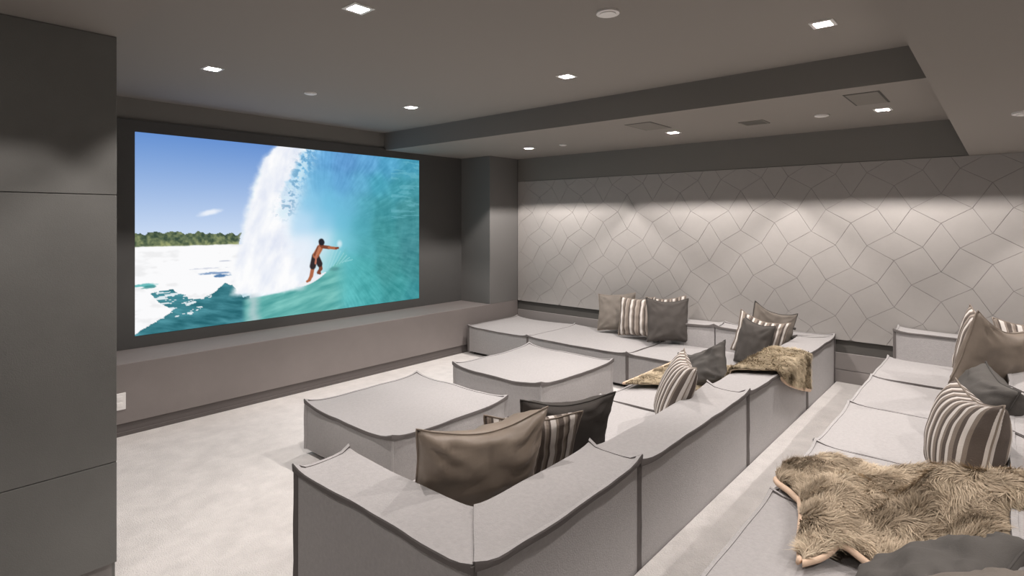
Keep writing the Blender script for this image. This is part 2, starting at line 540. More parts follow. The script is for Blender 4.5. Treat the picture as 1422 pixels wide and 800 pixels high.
def picture(NX=520, NY=292):
    s, t = np.meshgrid(np.linspace(0, 1, NX), np.linspace(0, 1, NY))
    A = 1.777
    X = s * A
    img = np.zeros((NY, NX, 3))
    def put(mask, col):
        m = np.clip(mask, 0, 1)[..., None]
        img[:] = img * (1 - m) + np.asarray(col, float) * m
    # sky
    k = np.clip(t / 0.52, 0, 1)[..., None]
    img[:] = (np.array((104, 146, 210)) * (1 - k) + np.array((204, 220, 244)) * k)
    # cloud
    d = np.hypot((s - 0.197) / 0.036, (t - 0.39 + (s - 0.197) * 0.42) / 0.017)
    put((1 - smooth(0.3, 1.25, d + 0.5 * (fbm(s * 60, t * 60, 5) - 0.5))) * 0.9, (240, 244, 251))
    # the glassy inside of the wave, from scattered colour samples
    sm = [(.42, .03, 215, 228, 244), (.50, .02, 150, 195, 228), (.50, .10, 118, 183, 222), (.55, .05, 100, 165, 215), (.66, .05, 98, 155, 208), (.75, .05, 98, 163, 210), (.85, .06, 85, 163, 200),
          (.95, .06, 76, 158, 185), (.47, .2, 170, 210, 236), (.55, .2, 110, 180, 220), (.65, .2, 100, 165, 212), (.72, .2, 98, 170, 205), (.8, .2, 76, 163, 185), (.9, .2, 72, 155, 170), (.98, .2, 72, 150, 162),
          (.44, .3, 215, 230, 246), (.52, .32, 138, 199, 230), (.6, .32, 115, 190, 222), (.68, .32, 108, 182, 212), (.74, .33, 84, 166, 182), (.82, .35, 70, 150, 160), (.95, .35, 72, 145, 152),
          (.40, .45, 242, 246, 252), (.5, .45, 186, 220, 243), (.57, .45, 140, 201, 230), (.65, .45, 112, 190, 216), (.72, .48, 82, 166, 181), (.82, .5, 70, 150, 156), (.95, .5, 70, 143, 150),
          (.40, .6, 240, 243, 251), (.5, .6, 232, 240, 250), (.57, .56, 215, 234, 246), (.63, .57, 135, 205, 222), (.68, .58, 110, 190, 206), (.74, .6, 82, 166, 174), (.85, .62, 71, 150, 154), (.96, .62, 70, 140, 147),
          (.4, .75, 240, 243, 250), (.5, .74, 235, 240, 248), (.585, .68, 190, 225, 232), (.62, .70, 112, 196, 206), (.66, .72, 88, 180, 186), (.72, .75, 80, 170, 173), (.85, .78, 71, 150, 152), (.96, .78, 68, 142, 147),
          (.66, .85, 92, 184, 186), (.75, .88, 80, 172, 174), (.9, .9, 70, 156, 158), (.97, .97, 64, 145, 152)]
    num = np.zeros_like(img); den = np.zeros((NY, NX))
    for (a, b, r, g, bl) in sm:
        d2 = ((s - a) * A) ** 2 + (t - b) ** 2
        wgt = np.exp(-d2 / (2 * 0.052 ** 2)) + 2e-5 / (d2 + 0.01)
        num += wgt[..., None] * np.array((r, g, bl)); den += wgt
    barrel = num / den[..., None]
    # streaks that curl round the barrel's eye
    ex, ey = 0.565 * A, 0.52
    rr = np.hypot(X - ex, t - ey); th = np.arctan2(t - ey, X - ex)
    st = fbm(th * 9 + rr * 5, rr * 26, 11, 4) - 0.5
    amp = 26 * smooth(0.08, 0.5, rr)
    barrel = barrel + (st * amp)[..., None] * np.array((0.8, 1.0, 1.0))
    fine = fbm(th * 40, rr * 14, 17, 3) - 0.5
    barrel = barrel + (fine * 30 * smooth(0.15, 0.6, rr))[..., None]
    ts = np.array([-.01, .1, .288, .53, .81, 1.01]); sl = np.array([.40, .349, .312, .283, .262, .25])
    left = np.interp(t, ts, sl) + 0.018 * (fbm(s * 40, t * 40, 3) - 0.5)
    right = np.interp(t, [0, .13, .26, .41, .574, .8], [.485, .445, .408, .385, .40, .45])
    mb = smooth(0, 0.012, s - left)[..., None]
    img[:] = img * (1 - mb) + barrel * mb
    # tree line
    top = 0.514 + 0.07 * s - 0.042 * fbm(s * 55, t * 0 + 3.0, 21, 3)
    bot = 0.563 + 0.01 * s
    tree = smooth(-0.004, 0.004, t - top) * (s < left)
    tn = fbm(s * 120, t * 70, 23, 3)
    tn = np.clip((tn - 0.5) * 1.8 + 0.45, 0, 1)
    tcol = np.stack([58 + 80 * tn, 76 + 72 * tn, 62 + 44 * tn], -1) + smooth(0.535, 0.57, t)[..., None] * np.array((30, 26, 14))
    img[:] = np.where((tree > 0.5)[..., None], tcol, img)
    # white water on the left
    fo = smooth(-0.003, 0.004, t - bot - 0.006 * (fbm(s * 60, t * 10, 29) - 0.5)) * (s < left + 0.02)
    fcol = 252 - 12 * smooth(0.55, 0.75, fbm(s * 22, t * 30, 31))
    img[:] = img * (1 - fo[..., None]) + (fcol[..., None] * np.array((0.995, 0.995, 1.0))) * fo[..., None]
    for (a, b, hw, hh, col, q) in ((.205, .718, .055, .008, (120, 150, 190), .85), (.225, .733, .03, .009, (70, 115, 165), .9), (.235, .655, .02, .004, (195, 200, 215), .8),
                                   (.19, .690, .05, .004, (200, 205, 220), .7), (.022, .755, .03, .013, (90, 180, 180), .9), (.032, .765, .022, .008, (60, 140, 140), .8)):
        d = np.hypot((s - a) / hw, (t - b) / hh) + 1.3 * (fbm(s * 70, t * 110, 37) - 0.5)
        put((1 - smooth(0.6, 1.0, d)) * q, col)
    # dark water in the foreground
    dx = 0.014 * (fbm(s * 45, t * 45, 41) - 0.5); dy = 0.022 * (fbm(s * 55, t * 60, 43) - 0.5)
    poly = [(-.03, 1.05), (-.005, 1.0), (.031, .962), (.062, .935), (.095, .895), (.06, .85), (.035, .80), (.06, .79), (.095, .787), (.137, .838), (.172, .846), (.2, .82), (.223, .80), (.24, .775), (.262, .785), (.275, .82), (.29, .862), (.31, .862), (.36, 1.05)]
    wm = inpoly(s + dx, t + dy, poly)
    wn = fbm(s * 14 + t * 16, t * 46 - s * 22, 47, 5)
    wcol = np.stack([20 + 80 * wn, 78 + 92 * wn, 88 + 94 * wn], -1)
    img[:] = np.where(wm[..., None], wcol, img)
    spk = (fbm(s * 50 + t * 30, t * 110, 53, 3) > 0.58 + 1.2 * np.clip(s - 0.12, 0, 1) + 1.6 * np.clip(t - 0.84, 0, 1)) & wm & (s < 0.20) & (t < 0.93)
    img[:] = np.where(spk[..., None], np.array((225, 236, 240.)), img)
    # green wave face under the curtain
    cs = [.285, .31, .345, .404, .441, .48, .546, .588, .631, .66]; ct = [.872, .866, .862, .854, .84, .822, .79, .745, .682, .60]
    cur = np.interp(s, cs, ct) + 0.006 * (fbm(s * 50, t * 30, 57) - 0.5)
    face = smooth(0, 0.014, t - cur) * smooth(.283, .31, s) * (1 - smooth(.60, .68, s))
    fn = fbm(s * 16 + t * 9, t * 34 + s * 12, 59, 5)
    fcl = np.stack([66 + 80 * fn, 148 + 66 * fn, 146 + 60 * fn], -1)
    img[:] = img * (1 - face[..., None]) + fcl * face[..., None]
    mist = (1 - smooth(0.0, 0.035, np.abs(s - 0.325 + 0.02 * (fbm(s * 30, t * 30, 61) - 0.5)))) * smooth(.80, .87, t)
    put(mist * 0.62, (205, 212, 216))
    # falling curtain of spray
    soft = 0.02 + 0.05 * smooth(0.25, 0.6, t)
    cur_m = smooth(-0.012, 0.018, s - left) * (1 - smooth(0, 1, (s - right + 0.05 * (fbm(s * 26 - t * 8, t * 34, 67, 4) - 0.5)) / soft)) * (1 - smooth(.835, .868, t + 0.02 * (fbm(s * 40, t * 40, 71) - 0.5)))
    cn = fbm(s * 30 + t * 4, t * 9, 73, 4)
    cn = np.clip((cn - 0.5) * 1.7 + 0.6, 0, 1)
    ccol = np.stack([222 + 31 * cn, 228 + 25 * cn, 243 + 11 * cn], -1)
    cur_m = cur_m[..., None]
    img[:] = img * (1 - cur_m) + ccol * cur_m
    # droplets off the lip
    band = np.exp(-((s - np.interp(t, [0, .13, .26, .41], [.515, .488, .455, .425])) / 0.03) ** 2) * (1 - smooth(.38, .46, t))
    dn = fbm(s * 85, t * 60, 79, 3)
    put(((dn > 0.56) * band) * 0.75, (214, 236, 246))
    put(((dn < 0.40) * band) * 0.5, (84, 140, 178))
    # ripples at the lip on the right
    rp = (fbm(s * 16, t * 70, 83, 2) > 0.62) & (s > 0.86) & (t < 0.42)
    put(rp * 0.35, (125, 195, 210))
    # bright splash by the surfer's hand and wake
    put((1 - smooth(0.2, 1.0, np.hypot((s - .634) / .016, (t - .585) / .035))) * 0.75, (225, 240, 246))
    put((1 - smooth(0.2, 1.0, np.hypot((s - .614) / .03, (t - .742) / .02))) * 0.45, (72, 120, 125))
    for q in range(7):
        a0, b0 = .585 + .012 * q, .735 - .006 * q
        a1, b1 = .615 + .012 * q, .60 + .015 * q
        seg((s, t, A), (a0, b0), (a1, b1), 0.0035, put, (170, 222, 226), 0.5)
    # board and rider
    for i in range(12):
        f0 = i / 11.0
        p = (.478 + .092 * f0, .828 - .062 * f0 ** 1.35)
        seg((s, t, A), p, (p[0] + .008, p[1] - .005), 0.004 + 0.011 * math.sin(PI * min(1, f0 * 0.9 + 0.1)), put, (238, 240, 244), 1.0)
    sk, sk2, sh, hr = (176, 106, 74), (128, 72, 52), (52, 44, 46), (42, 40, 46)
    G = (s, t, A)
    seg(G, (.531, .715), (.524, .775), 0.0125, put, sk, 1); seg(G, (.524, .775), (.517, .798), 0.011, put, sk, 1); seg(G, (.517, .800), (.509, .806), 0.008, put, sk, 1)
    seg(G, (.557, .70), (.560, .735), 0.0125, put, sk2, 1); seg(G, (.560, .735), (.551, .757), 0.011, put, sk2, 1); seg(G, (.551, .757), (.557, .763), 0.008, put, sk2, 1)
    seg(G, (.538, .655), (.530, .715), 0.021, put, sh, 1); seg(G, (.543, .655), (.556, .705), 0.019, put, sh, 1)
    seg(G, (.557, .605), (.541, .65), 0.021, put, sk, 1); seg(G, (.551, .60), (.539, .645), 0.010, put, sk2, 1); seg(G, (.543, .65), (.540, .70), 0.006, put, (190, 120, 100), 1)
    seg(G, (.566, .598), (.592, .605), 0.011, put, sk2, 1); seg(G, (.592, .605), (.620, .612), 0.009, put, sk, 1); seg(G, (.620, .612), (.628, .610), 0.007, put, sk2, 1)
    seg(G, (.556, .60), (.546, .64), 0.009, put, (205, 135, 100), 0.7)
    seg(G, (.561, .578), (.563, .588), 0.015, put, sk2, 1); seg(G, (.562, .566), (.564, .572), 0.019, put, hr, 1)
    return np.clip(img, 0, 255), NX, NY

def seg(g, p, q, r, put, col, a):
    s, t, A = g
    px, py, qx, qy = p[0] * A, p[1], q[0] * A, q[1]
    X = s * A
    L2 = (qx - px) ** 2 + (qy - py) ** 2 + 1e-9
    h = np.clip(((X - px) * (qx - px) + (t - py) * (qy - py)) / L2, 0, 1)
    d = np.hypot(X - px - h * (qx - px), t - py - h * (qy - py))
    put((1 - smooth(r * 0.75, r * 1.2, d)) * a, col)

img, NX, NY = picture()
s, t = np.meshgrid(np.linspace(0, 1, NX), np.linspace(0, 1, NY))
mx0 = (UP + UC) / 2
pv = np.stack([S0 - mx0 + s * (S1 - S0), np.full_like(s, -0.007), T0 - ZLEDGE + t * (T1 - T0)], -1).reshape(-1, 3)
ii = np.arange(NX * NY).reshape(NY, NX)
pf = np.stack([ii[:-1, :-1], ii[1:, :-1], ii[1:, 1:], ii[:-1, 1:]], -1).reshape(-1, 4)
me = bpy.data.meshes.new('picture')
me.from_pydata(pv.tolist(), [], pf.tolist())
ca = me.color_attributes.new('picture', 'FLOAT_COLOR', 'POINT')
cc = np.ones((NX * NY, 4), np.float32)
cc[:, :3] = lin(img).reshape(-1, 3)
ca.data.foreach_set('color', cc.ravel())
pm = bpy.data.materials.new('projected_picture')
pm.use_nodes = True
nt = pm.node_tree
nt.nodes.clear()
at = nt.nodes.new('ShaderNodeAttribute'); at.attribute_name = 'picture'
em = nt.nodes.new('ShaderNodeEmission'); em.inputs[1].default_value = 1.0
out = nt.nodes.new('ShaderNodeOutputMaterial')
nt.links.new(at.outputs['Color'], em.inputs[0]); nt.links.new(em.outputs[0], out.inputs[0])
me.materials.append(pm)
po = bpy.data.objects.new('picture', me)
COL.objects.link(po)
po.parent = scr
po['label'] = 'projected picture of a surfer riding inside a turquoise wave'

# ------------------------------------------------------------------ soft furniture
def soft_block(plan, z0, z1, seed, cr=0.012, tb=0.014, sb=0.010, nzs=0.005, step=0.045, es=None):
    """padded block on a four-sided plan; returns verts, faces and the paths of its edges"""
    P = [np.array(p, float) for p in plan]
    if es is None:
        rs_ = random.Random(seed)
        es = [rs_.uniform(-0.011, 0.004) for _ in range(4)]       # slack of each top edge
    la = max(np.linalg.norm(P[1] - P[0]), np.linalg.norm(P[2] - P[3]))
    lb = max(np.linalg.norm(P[3] - P[0]), np.linalg.norm(P[2] - P[1]))
    na, nb, nk = max(4, int(la / step)), max(4, int(lb / step)), max(4, int((z1 - z0) / step))
    side_n = []
    for i in range(4):
        d = P[(i + 1) % 4] - P[i]
        d /= np.linalg.norm(d)
        side_n.append(np.array((d[1], -d[0])))
    V, F, I = [], [], {}
    def vid(i, j, k):
        key = (i, j, k)
        if key in I:
            return I[key]
        a, b, c = i / na, j / nb, k / nk
        p = P[0] * (1 - a) * (1 - b) + P[1] * a * (1 - b) + P[2] * a * b + P[3] * (1 - a) * b
        ua, ub, uc = 4 * a * (1 - a), 4 * b * (1 - b), 4 * c * (1 - c)
        q = p.copy()
        wave = sb * uc ** 0.8
        if j == 0: q = q + side_n[0] * wave * ua ** 0.5
        if i == na: q = q + side_n[1] * wave * ub ** 0.5
        if j == nb: q = q + side_n[2] * wave * ua ** 0.5
        if i == 0: q = q + side_n[3] * wave * ub ** 0.5
        if k > 0:
            q = q + nzs * c * np.array((nz(p[0], p[1], seed, 5), nz(p[0], p[1], seed + 9, 5)))
        zz = z1 + cr * ((2 * a - 1) ** 2 * (2 * b - 1) ** 2) ** 4 * 1.2 + tb * (ua * ub) ** 0.6
        zz += es[0] * ua * (1 - b) ** 3 + es[2] * ua * b ** 3 + es[3] * ub * (1 - a) ** 3 + es[1] * ub * a ** 3
        zz += nzs * 1.4 * nz(p[0], p[1], seed + 4, 3.2)
        z = z0 + (zz - z0) * c
        I[key] = len(V)
        V.append((q[0], q[1], z))
        return I[key]
    for i in range(na):
        for j in range(nb):
            F.append((vid(i, j, nk), vid(i + 1, j, nk), vid(i + 1, j + 1, nk), vid(i, j + 1, nk)))
            F.append((vid(i, j, 0), vid(i, j + 1, 0), vid(i + 1, j + 1, 0), vid(i + 1, j, 0)))
    for k in range(nk):
        for i in range(na):
            F.append((vid(i, 0, k), vid(i + 1, 0, k), vid(i + 1, 0, k + 1), vid(i, 0, k + 1)))
            F.append((vid(i + 1, nb, k), vid(i, nb, k), vid(i, nb, k + 1), vid(i + 1, nb, k + 1)))
        for j in range(nb):
            F.append((vid(na, j, k), vid(na, j + 1, k), vid(na, j + 1, k + 1), vid(na, j, k + 1)))
            F.append((vid(0, j + 1, k), vid(0, j, k), vid(0, j, k + 1), vid(0, j + 1, k + 1)))
    tops = [[I[(i, 0, nk)] for i in range(na + 1)], [I[(na, j, nk)] for j in range(nb + 1)],
            [I[(i, nb, nk)] for i in range(na, -1, -1)], [I[(0, j, nk)] for j in range(nb, -1, -1)]]
    cor = [(0, 0), (na, 0), (na, nb), (0, nb)]
    verts = [[I[(a, b, k)] for k in range(nk + 1)] for a, b in cor]
    return V, F, tops, verts, side_n

def sweep(path, offs):
    """closed tube: path points, each with a list of offset vectors"""
    V, F = [], []
    m = len(offs[0])
    for p, o in zip(path, offs):
        V += [tuple(np.array(p) + np.array(q)) for q in o]
    for i in range(len(path) - 1):
        for j in range(m):
            a, b = i * m + j, i * m + (j + 1) % m
            F.append((a, b, b + m, a + m))
    F.append(tuple(range(m))[::-1])
    F.append(tuple(range((len(path) - 1) * m, len(path) * m)))
    return V, F

def flanges(V, tops, verts, side_n, te, ve, seed, wd=0.015, h=0.013):
    parts, vparts = [], []
    up = np.array((0, 0, 1.0))
    for e in te:
        pts = [np.array(V[i]) for i in tops[e]]
        n0 = np.array((*side_n[e], 0.0))
        npv, nnx = np.array((*side_n[(e - 1) % 4], 0.0)), np.array((*side_n[(e + 1) % 4], 0.0))
        offs = []
        L = len(pts)
        for i, p in enumerate(pts):
            f = i / (L - 1)
            n = n0 * 1.0
            e0, e1 = max(0, 1 - f * L / 1.5), max(0, 1 - (1 - f) * L / 1.5)
            n = n + npv * e0 * (1.0 if (e - 1) % 4 in te else 0.35) + nnx * e1 * (1.0 if (e + 1) % 4 in te else 0.35)
            tip = 0.010 * (e0 + e1)
            wv = nz(p[0], p[1], seed + e, 9)
            ww = wd * (1 + 0.25 * wv)
            hh = h * (1 + 0.3 * nz(p[0], p[1], seed + e + 5, 6))
            offs.append([-0.004 * n0 + up * (0.003 + tip * 0.5), n * ww * 0.8 + up * (0.004 + tip), n * ww + up * (-0.001 + tip), n * ww * 0.9 - up * hh, -0.003 * n0 - up * hh])
        parts.append(sweep(pts, offs))
    for c in ve:
        pts = [np.array(V[i]) for i in verts[c]]
        a, b = np.array((*side_n[(c - 1) % 4], 0.0)), np.array((*side_n[c], 0.0))
        d = (a + b) / np.linalg.norm(a + b)
        tng = np.cross(up, d)
        offs = []
        for p in pts:
            ww = wd * 0.95 * (1 + 0.3 * nz(p[2], p[0], seed + c, 9))
            offs.append([-0.006 * d - tng * 0.009, ww * d - tng * 0.0035, ww * d + tng * 0.0035, -0.006 * d + tng * 0.009])
        vparts.append(sweep(pts, offs))
    return parts, vparts

def block(part, plan, z0, z1, parent, seed, te=(), ve=(), **kw):
    wd = kw.pop('wd', 0.016); h = kw.pop('h', 0.019)
    V, F, tops, verts, sn = soft_block(plan, z0, z1, seed, **kw)
    off = np.array(parent.location)
    o = mesh(part, [tuple(np.array(v) - off) for v in V], F, M['sofa'], parent, smooth=True, sharp=42)
    if te or ve:
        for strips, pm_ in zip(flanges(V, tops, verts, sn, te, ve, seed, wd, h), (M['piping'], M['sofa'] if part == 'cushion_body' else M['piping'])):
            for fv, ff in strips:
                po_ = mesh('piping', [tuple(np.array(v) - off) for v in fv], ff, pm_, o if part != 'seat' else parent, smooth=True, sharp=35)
                if len(fv) % 5 == 0 and len(ff) > 2 and len(ff[-1]) == 5:      # top edge strip: cloth above, shade painted on its edge and underside
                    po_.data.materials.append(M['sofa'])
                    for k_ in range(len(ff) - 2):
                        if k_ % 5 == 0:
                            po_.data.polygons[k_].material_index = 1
    return o

def rect(x0, y0, x1, y1):
    return [(x0, y0), (x1, y0), (x1, y1), (x0, y1)]

def module(x0, y0, x1, y1, zf, label, group, seed, name='sofa_module'):
    t = empty(name, ((x0 + x1) / 2, (y0 + y1) / 2, zf))
    tag(t, label, 'sofa' if name == 'sofa_module' else 'ottoman', group)
    cx, cy = t.location.x, t.location.y
    hx, hy = (x1 - x0) / 2 - 0.045, (y1 - y0) / 2 - 0.045
    mesh('plinth', *box_data(-hx, -hy, 0.0, hx, hy, 0.05), M['plinth'], t)
    return t

BK = 0.25
GS = 'light grey modular sofa pieces'
def seat_z(zf): return zf + 0.035, zf + 0.340

# ottomans
for x0, y0, x1, y1, lab, sd in ((2.05, 2.73, 3.05, 3.72, 'square grey ottoman nearer the left wall, before the taupe cushion', 11), (3.475, 2.735, 4.53, 3.715, 'square grey ottoman nearer the back wall, beside the long sofa', 23)):
    t = module(x0, y0, x1, y1, 0.0, lab, 'square ottomans', sd, 'ottoman')
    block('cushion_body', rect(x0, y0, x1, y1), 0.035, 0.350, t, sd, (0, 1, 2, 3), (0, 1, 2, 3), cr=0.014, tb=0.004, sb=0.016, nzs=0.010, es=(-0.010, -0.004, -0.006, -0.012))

# front row, lower floor
a = 1.19
t = module(1.19, a, 2.19, 2.235, 0.0, 'grey corner sofa piece holding the large taupe cushion, arm and back joined', GS, 31)
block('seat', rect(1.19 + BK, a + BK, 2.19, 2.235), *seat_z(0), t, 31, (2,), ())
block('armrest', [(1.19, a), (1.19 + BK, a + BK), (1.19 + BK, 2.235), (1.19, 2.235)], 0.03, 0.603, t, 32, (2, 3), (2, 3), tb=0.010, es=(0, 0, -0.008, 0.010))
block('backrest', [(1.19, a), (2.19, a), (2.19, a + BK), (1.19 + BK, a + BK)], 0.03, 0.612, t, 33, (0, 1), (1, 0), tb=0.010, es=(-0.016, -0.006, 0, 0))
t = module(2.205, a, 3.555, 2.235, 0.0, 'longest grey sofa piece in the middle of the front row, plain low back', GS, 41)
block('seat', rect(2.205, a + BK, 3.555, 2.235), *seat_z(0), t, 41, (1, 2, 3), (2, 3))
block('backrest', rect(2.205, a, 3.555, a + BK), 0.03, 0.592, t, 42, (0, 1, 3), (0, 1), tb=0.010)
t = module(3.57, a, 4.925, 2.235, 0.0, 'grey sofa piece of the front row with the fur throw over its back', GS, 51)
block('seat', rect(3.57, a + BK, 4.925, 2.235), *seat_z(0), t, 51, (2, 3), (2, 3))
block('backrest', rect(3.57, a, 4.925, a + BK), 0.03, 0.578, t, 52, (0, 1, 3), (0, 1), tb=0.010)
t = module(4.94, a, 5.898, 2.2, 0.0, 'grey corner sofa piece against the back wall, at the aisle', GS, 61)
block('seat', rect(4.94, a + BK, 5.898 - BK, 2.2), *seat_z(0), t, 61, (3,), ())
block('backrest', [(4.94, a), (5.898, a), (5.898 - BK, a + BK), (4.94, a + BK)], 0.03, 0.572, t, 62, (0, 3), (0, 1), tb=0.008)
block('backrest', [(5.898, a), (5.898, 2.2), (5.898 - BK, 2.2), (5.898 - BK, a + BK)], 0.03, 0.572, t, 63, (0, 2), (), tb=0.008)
# row along the back wall
t = module(4.9, 2.212, 5.898, 2.775, 0.0, 'narrow grey sofa piece with back along the back wall, beside the charcoal cushion', GS, 71)
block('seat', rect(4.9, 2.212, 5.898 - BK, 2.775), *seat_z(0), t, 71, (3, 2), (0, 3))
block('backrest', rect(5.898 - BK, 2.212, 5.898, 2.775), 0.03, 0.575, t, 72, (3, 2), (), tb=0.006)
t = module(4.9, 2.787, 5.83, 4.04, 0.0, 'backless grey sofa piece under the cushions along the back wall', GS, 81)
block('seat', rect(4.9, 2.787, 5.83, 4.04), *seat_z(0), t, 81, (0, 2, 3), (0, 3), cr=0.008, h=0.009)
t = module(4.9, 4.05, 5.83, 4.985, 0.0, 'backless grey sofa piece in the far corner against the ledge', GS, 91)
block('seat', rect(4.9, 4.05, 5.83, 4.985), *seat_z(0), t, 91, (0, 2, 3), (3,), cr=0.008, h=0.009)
# second row on the platform
RB, RF = -0.03, 0.735
R_LABELS = ['grey second row piece against the back wall under the taupe cushion', 'grey second row piece next to the one at the back wall', 'grey second row piece under the slate cushion, beyond the big fur throw',
            'grey second row piece beneath the big fur throw', 'grey second row piece nearest the viewer, along the aisle']
edges_u = [(4.87, 5.898), (4.085, 4.86), (3.235, 4.075), (2.515, 3.225), (1.25, 2.505)]
for n, ((x0, x1), lab) in enumerate(zip(edges_u, R_LABELS)):
    sd = 101 + n * 10
    t = module(x0, RB - BK, x1, RF, ZH, lab, GS, sd)
    xs = x1 - (BK if n == 0 else 0)
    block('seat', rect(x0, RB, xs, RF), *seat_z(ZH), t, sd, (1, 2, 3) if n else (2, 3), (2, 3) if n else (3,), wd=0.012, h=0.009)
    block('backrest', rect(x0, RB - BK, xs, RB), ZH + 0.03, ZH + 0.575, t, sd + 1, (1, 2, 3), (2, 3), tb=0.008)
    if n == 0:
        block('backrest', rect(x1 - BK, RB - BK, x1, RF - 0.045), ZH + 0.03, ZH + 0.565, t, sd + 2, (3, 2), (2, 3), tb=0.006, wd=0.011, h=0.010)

# ------------------------------------------------------------------ cushions
def rotm(yaw, lean, roll):
    return Matrix.Rotation(yaw, 3, 'Z') @ Matrix.Rotation(lean, 3, 'X') @ Matrix.Rotation(roll, 3, 'Y')

def cushion(pose, material, seam, label, group, seed, T=0.15, sag=0.03, pinch=0.07, wr=0.006, bend=0.0, n=30, slump=0.0, dent=0.0):
    x, y, z, yaw, lean, roll, wd, ht = pose
    V, F, st = [], [], []
    idx = {}
    def pt(i, j, side):
        u, v = 2 * i / n - 1, 2 * j / n - 1
        edge = i in (0, n) or j in (0, n)
        key = (i, j, 0 if edge else side)
        if key in idx:
            return idx[key]
        px = wd / 2 * u * (1 - pinch * (1 - v * v) * abs(u) ** 2)
        pz = ht / 2 * v * (1 - pinch * (1 - u * u) * abs(v) ** 2)
        prof = max(0.0, (1 - u * u) * (1 - v * v)) ** 0.42
        th = T / 2 * prof * (1 + slump * (-v))
        k = 1 - prof
        w1 = wr * (nz(u * 2.6 + v, v * 2.6 - u, seed + side * 7, 1) * 1.6 + nz(u, v, seed + 3 + side * 5, 5.5) * (0.3 + 1.1 * k))
        cr_ = 0.0
        for (cu, cv) in ((-1, 1), (1, 1), (1, -1), (-1, -1)):      # creases running in from each corner
            dd = math.hypot(u - cu, v - cv)
            an = math.atan2(v - cv, u - cu)
            cr_ += wr * 0.9 * math.sin(an * 11 + seed) * math.exp(-((dd - 0.45) / 0.28) ** 2)
        th = th + (w1 + cr_) * min(1.0, prof * 2.2)
        py = side * th
        if dent and side < 0:
            py += dent * math.exp(-(u * u / 0.08 + (v - 0.75) ** 2 / 0.12)) * prof
        tv = (v + 1) / 2
        pz -= sag * (1 - u * u) ** 1.2 * tv ** 2
        py += bend * (u * u - 0.3)
        px += 0.006 * nz(u, v, seed + 11, 2.5)
        pz += 0.006 * nz(u, v, seed + 15, 2.5)
        idx[key] = len(V)
        V.append((px, py, pz))
        st.append(u * wd / 2)
        return idx[key]
    for i in range(n):
        for j in range(n):
            F.append((pt(i, j, -1), pt(i + 1, j, -1), pt(i + 1, j + 1, -1), pt(i, j + 1, -1)))
            F.append((pt(i, j, 1), pt(i, j + 1, 1), pt(i + 1, j + 1, 1), pt(i + 1, j, 1)))
    o = mesh('cushion', V, F, material, None, smooth=True)
    at = o.data.attributes.new('stripe', 'FLOAT', 'POINT')
    at.data.foreach_set('value', np.array(st, np.float32))
    mw = rotm(yaw, lean, roll).to_4x4()
    mw.translation = (x, y, z)
    o.matrix_world = mw
    tag(o, label, 'cushion', group)
    ring = [(i, 0) for i in range(n)] + [(n, j) for j in range(n)] + [(i, n) for i in range(n, 0, -1)] + [(0, j) for j in range(n, 0, -1)]
    pts = [np.array(V[pt(i, j, 1)]) for i, j in ring]
    R_ = 0.0035
    PV, PF = [], []
    N = len(pts)
    for i, p in enumerate(pts):
        tg = pts[(i + 1) % N] - pts[i - 1]
        tg /= np.linalg.norm(tg) + 1e-9
        b = np.array((0, 1.0, 0))
        c = np.cross(tg, b)
        for q in range(5):
            aa = 2 * PI * q / 5
            PV.append(tuple(p + R_ * (math.cos(aa) * c * 1.5 + math.sin(aa) * b)))
    for i in range(N):
        for q in range(5):
            a0, b0 = i * 5 + q, i * 5 + (q + 1) % 5
            a1, b1 = ((i + 1) % N) * 5 + q, ((i + 1) % N) * 5 + (q + 1) % 5
            PF.append((a0, b0, b1, a1))
    mesh('piping', PV, PF, seam, o, smooth=True)
    return o

GC = 'scatter cushions'
C_A = cushion((1.713, 1.683, 0.604, -0.41, 0.348, -0.015, 0.58, 0.50), M['taupe'], M['taupe'], 'large shiny taupe cushion in the corner of the front sofa piece', GC, 1, T=0.23, sag=0.06, wr=0.014, dent=0.035)
cushion((2.115, 1.735, 0.552, -0.669, 0.42, 0.034, 0.475, 0.42), M['stripe'], M['taupeseam'], 'striped cushion squeezed between the large taupe and the charcoal one', GC, 2, T=0.15, sag=0.035)
cushion((2.445, 1.765, 0.549, -0.61, 0.403, -0.006, 0.52, 0.42), M['slate'], M['darkseam'], 'charcoal cushion behind the striped one on the front row', GC, 3, T=0.16, sag=0.05, wr=0.008)
cushion((3.345, 1.56, 0.575, -2.573, -0.40, 0.018, 0.485, 0.462), M['stripe2'], M['taupeseam'], 'striped cushion seen edge on beside the fur throw in the front row', GC, 4, T=0.18, sag=0.02, wr=0.0015)
cushion((4.17, 1.73, 0.545, -1.90, -0.50, -0.45, 0.43, 0.31), M['slate2'], M['darkseam'], 'folded slate cushion lying on the fur throw of the front row', GC, 5, T=0.17, sag=0.05, wr=0.012)
cushion((5.69, 3.37, 0.594, -1.40, -0.338, -0.10, 0.446, 0.43), M['brown'], M['taupeseam'], 'plain taupe cushion at the left end of the back wall group', GC, 6, T=0.13, sag=0.01)
cushion((5.546, 3.035, 0.596, -1.60, -0.20, -0.06, 0.432, 0.43), M['stripe3'], M['taupeseam'], 'striped cushion between plain taupe and charcoal ones at the back wall', GC, 7, T=0.12, sag=0.02)
cushion((5.74, 2.78, 0.60, -1.279, -0.30, -0.08, 0.43, 0.44), M['stripe'], M['taupeseam'], 'striped cushion almost hidden behind the charcoal one at the back wall', GC, 8, T=0.12, sag=0.02)
cushion((5.535, 2.66, 0.602, -0.70, -0.20, 0.045, 0.475, 0.455), M['slate'], M['darkseam'], 'square charcoal cushion at the right end of the back wall group', GC, 9, T=0.14, sag=0.025, pinch=0.09)
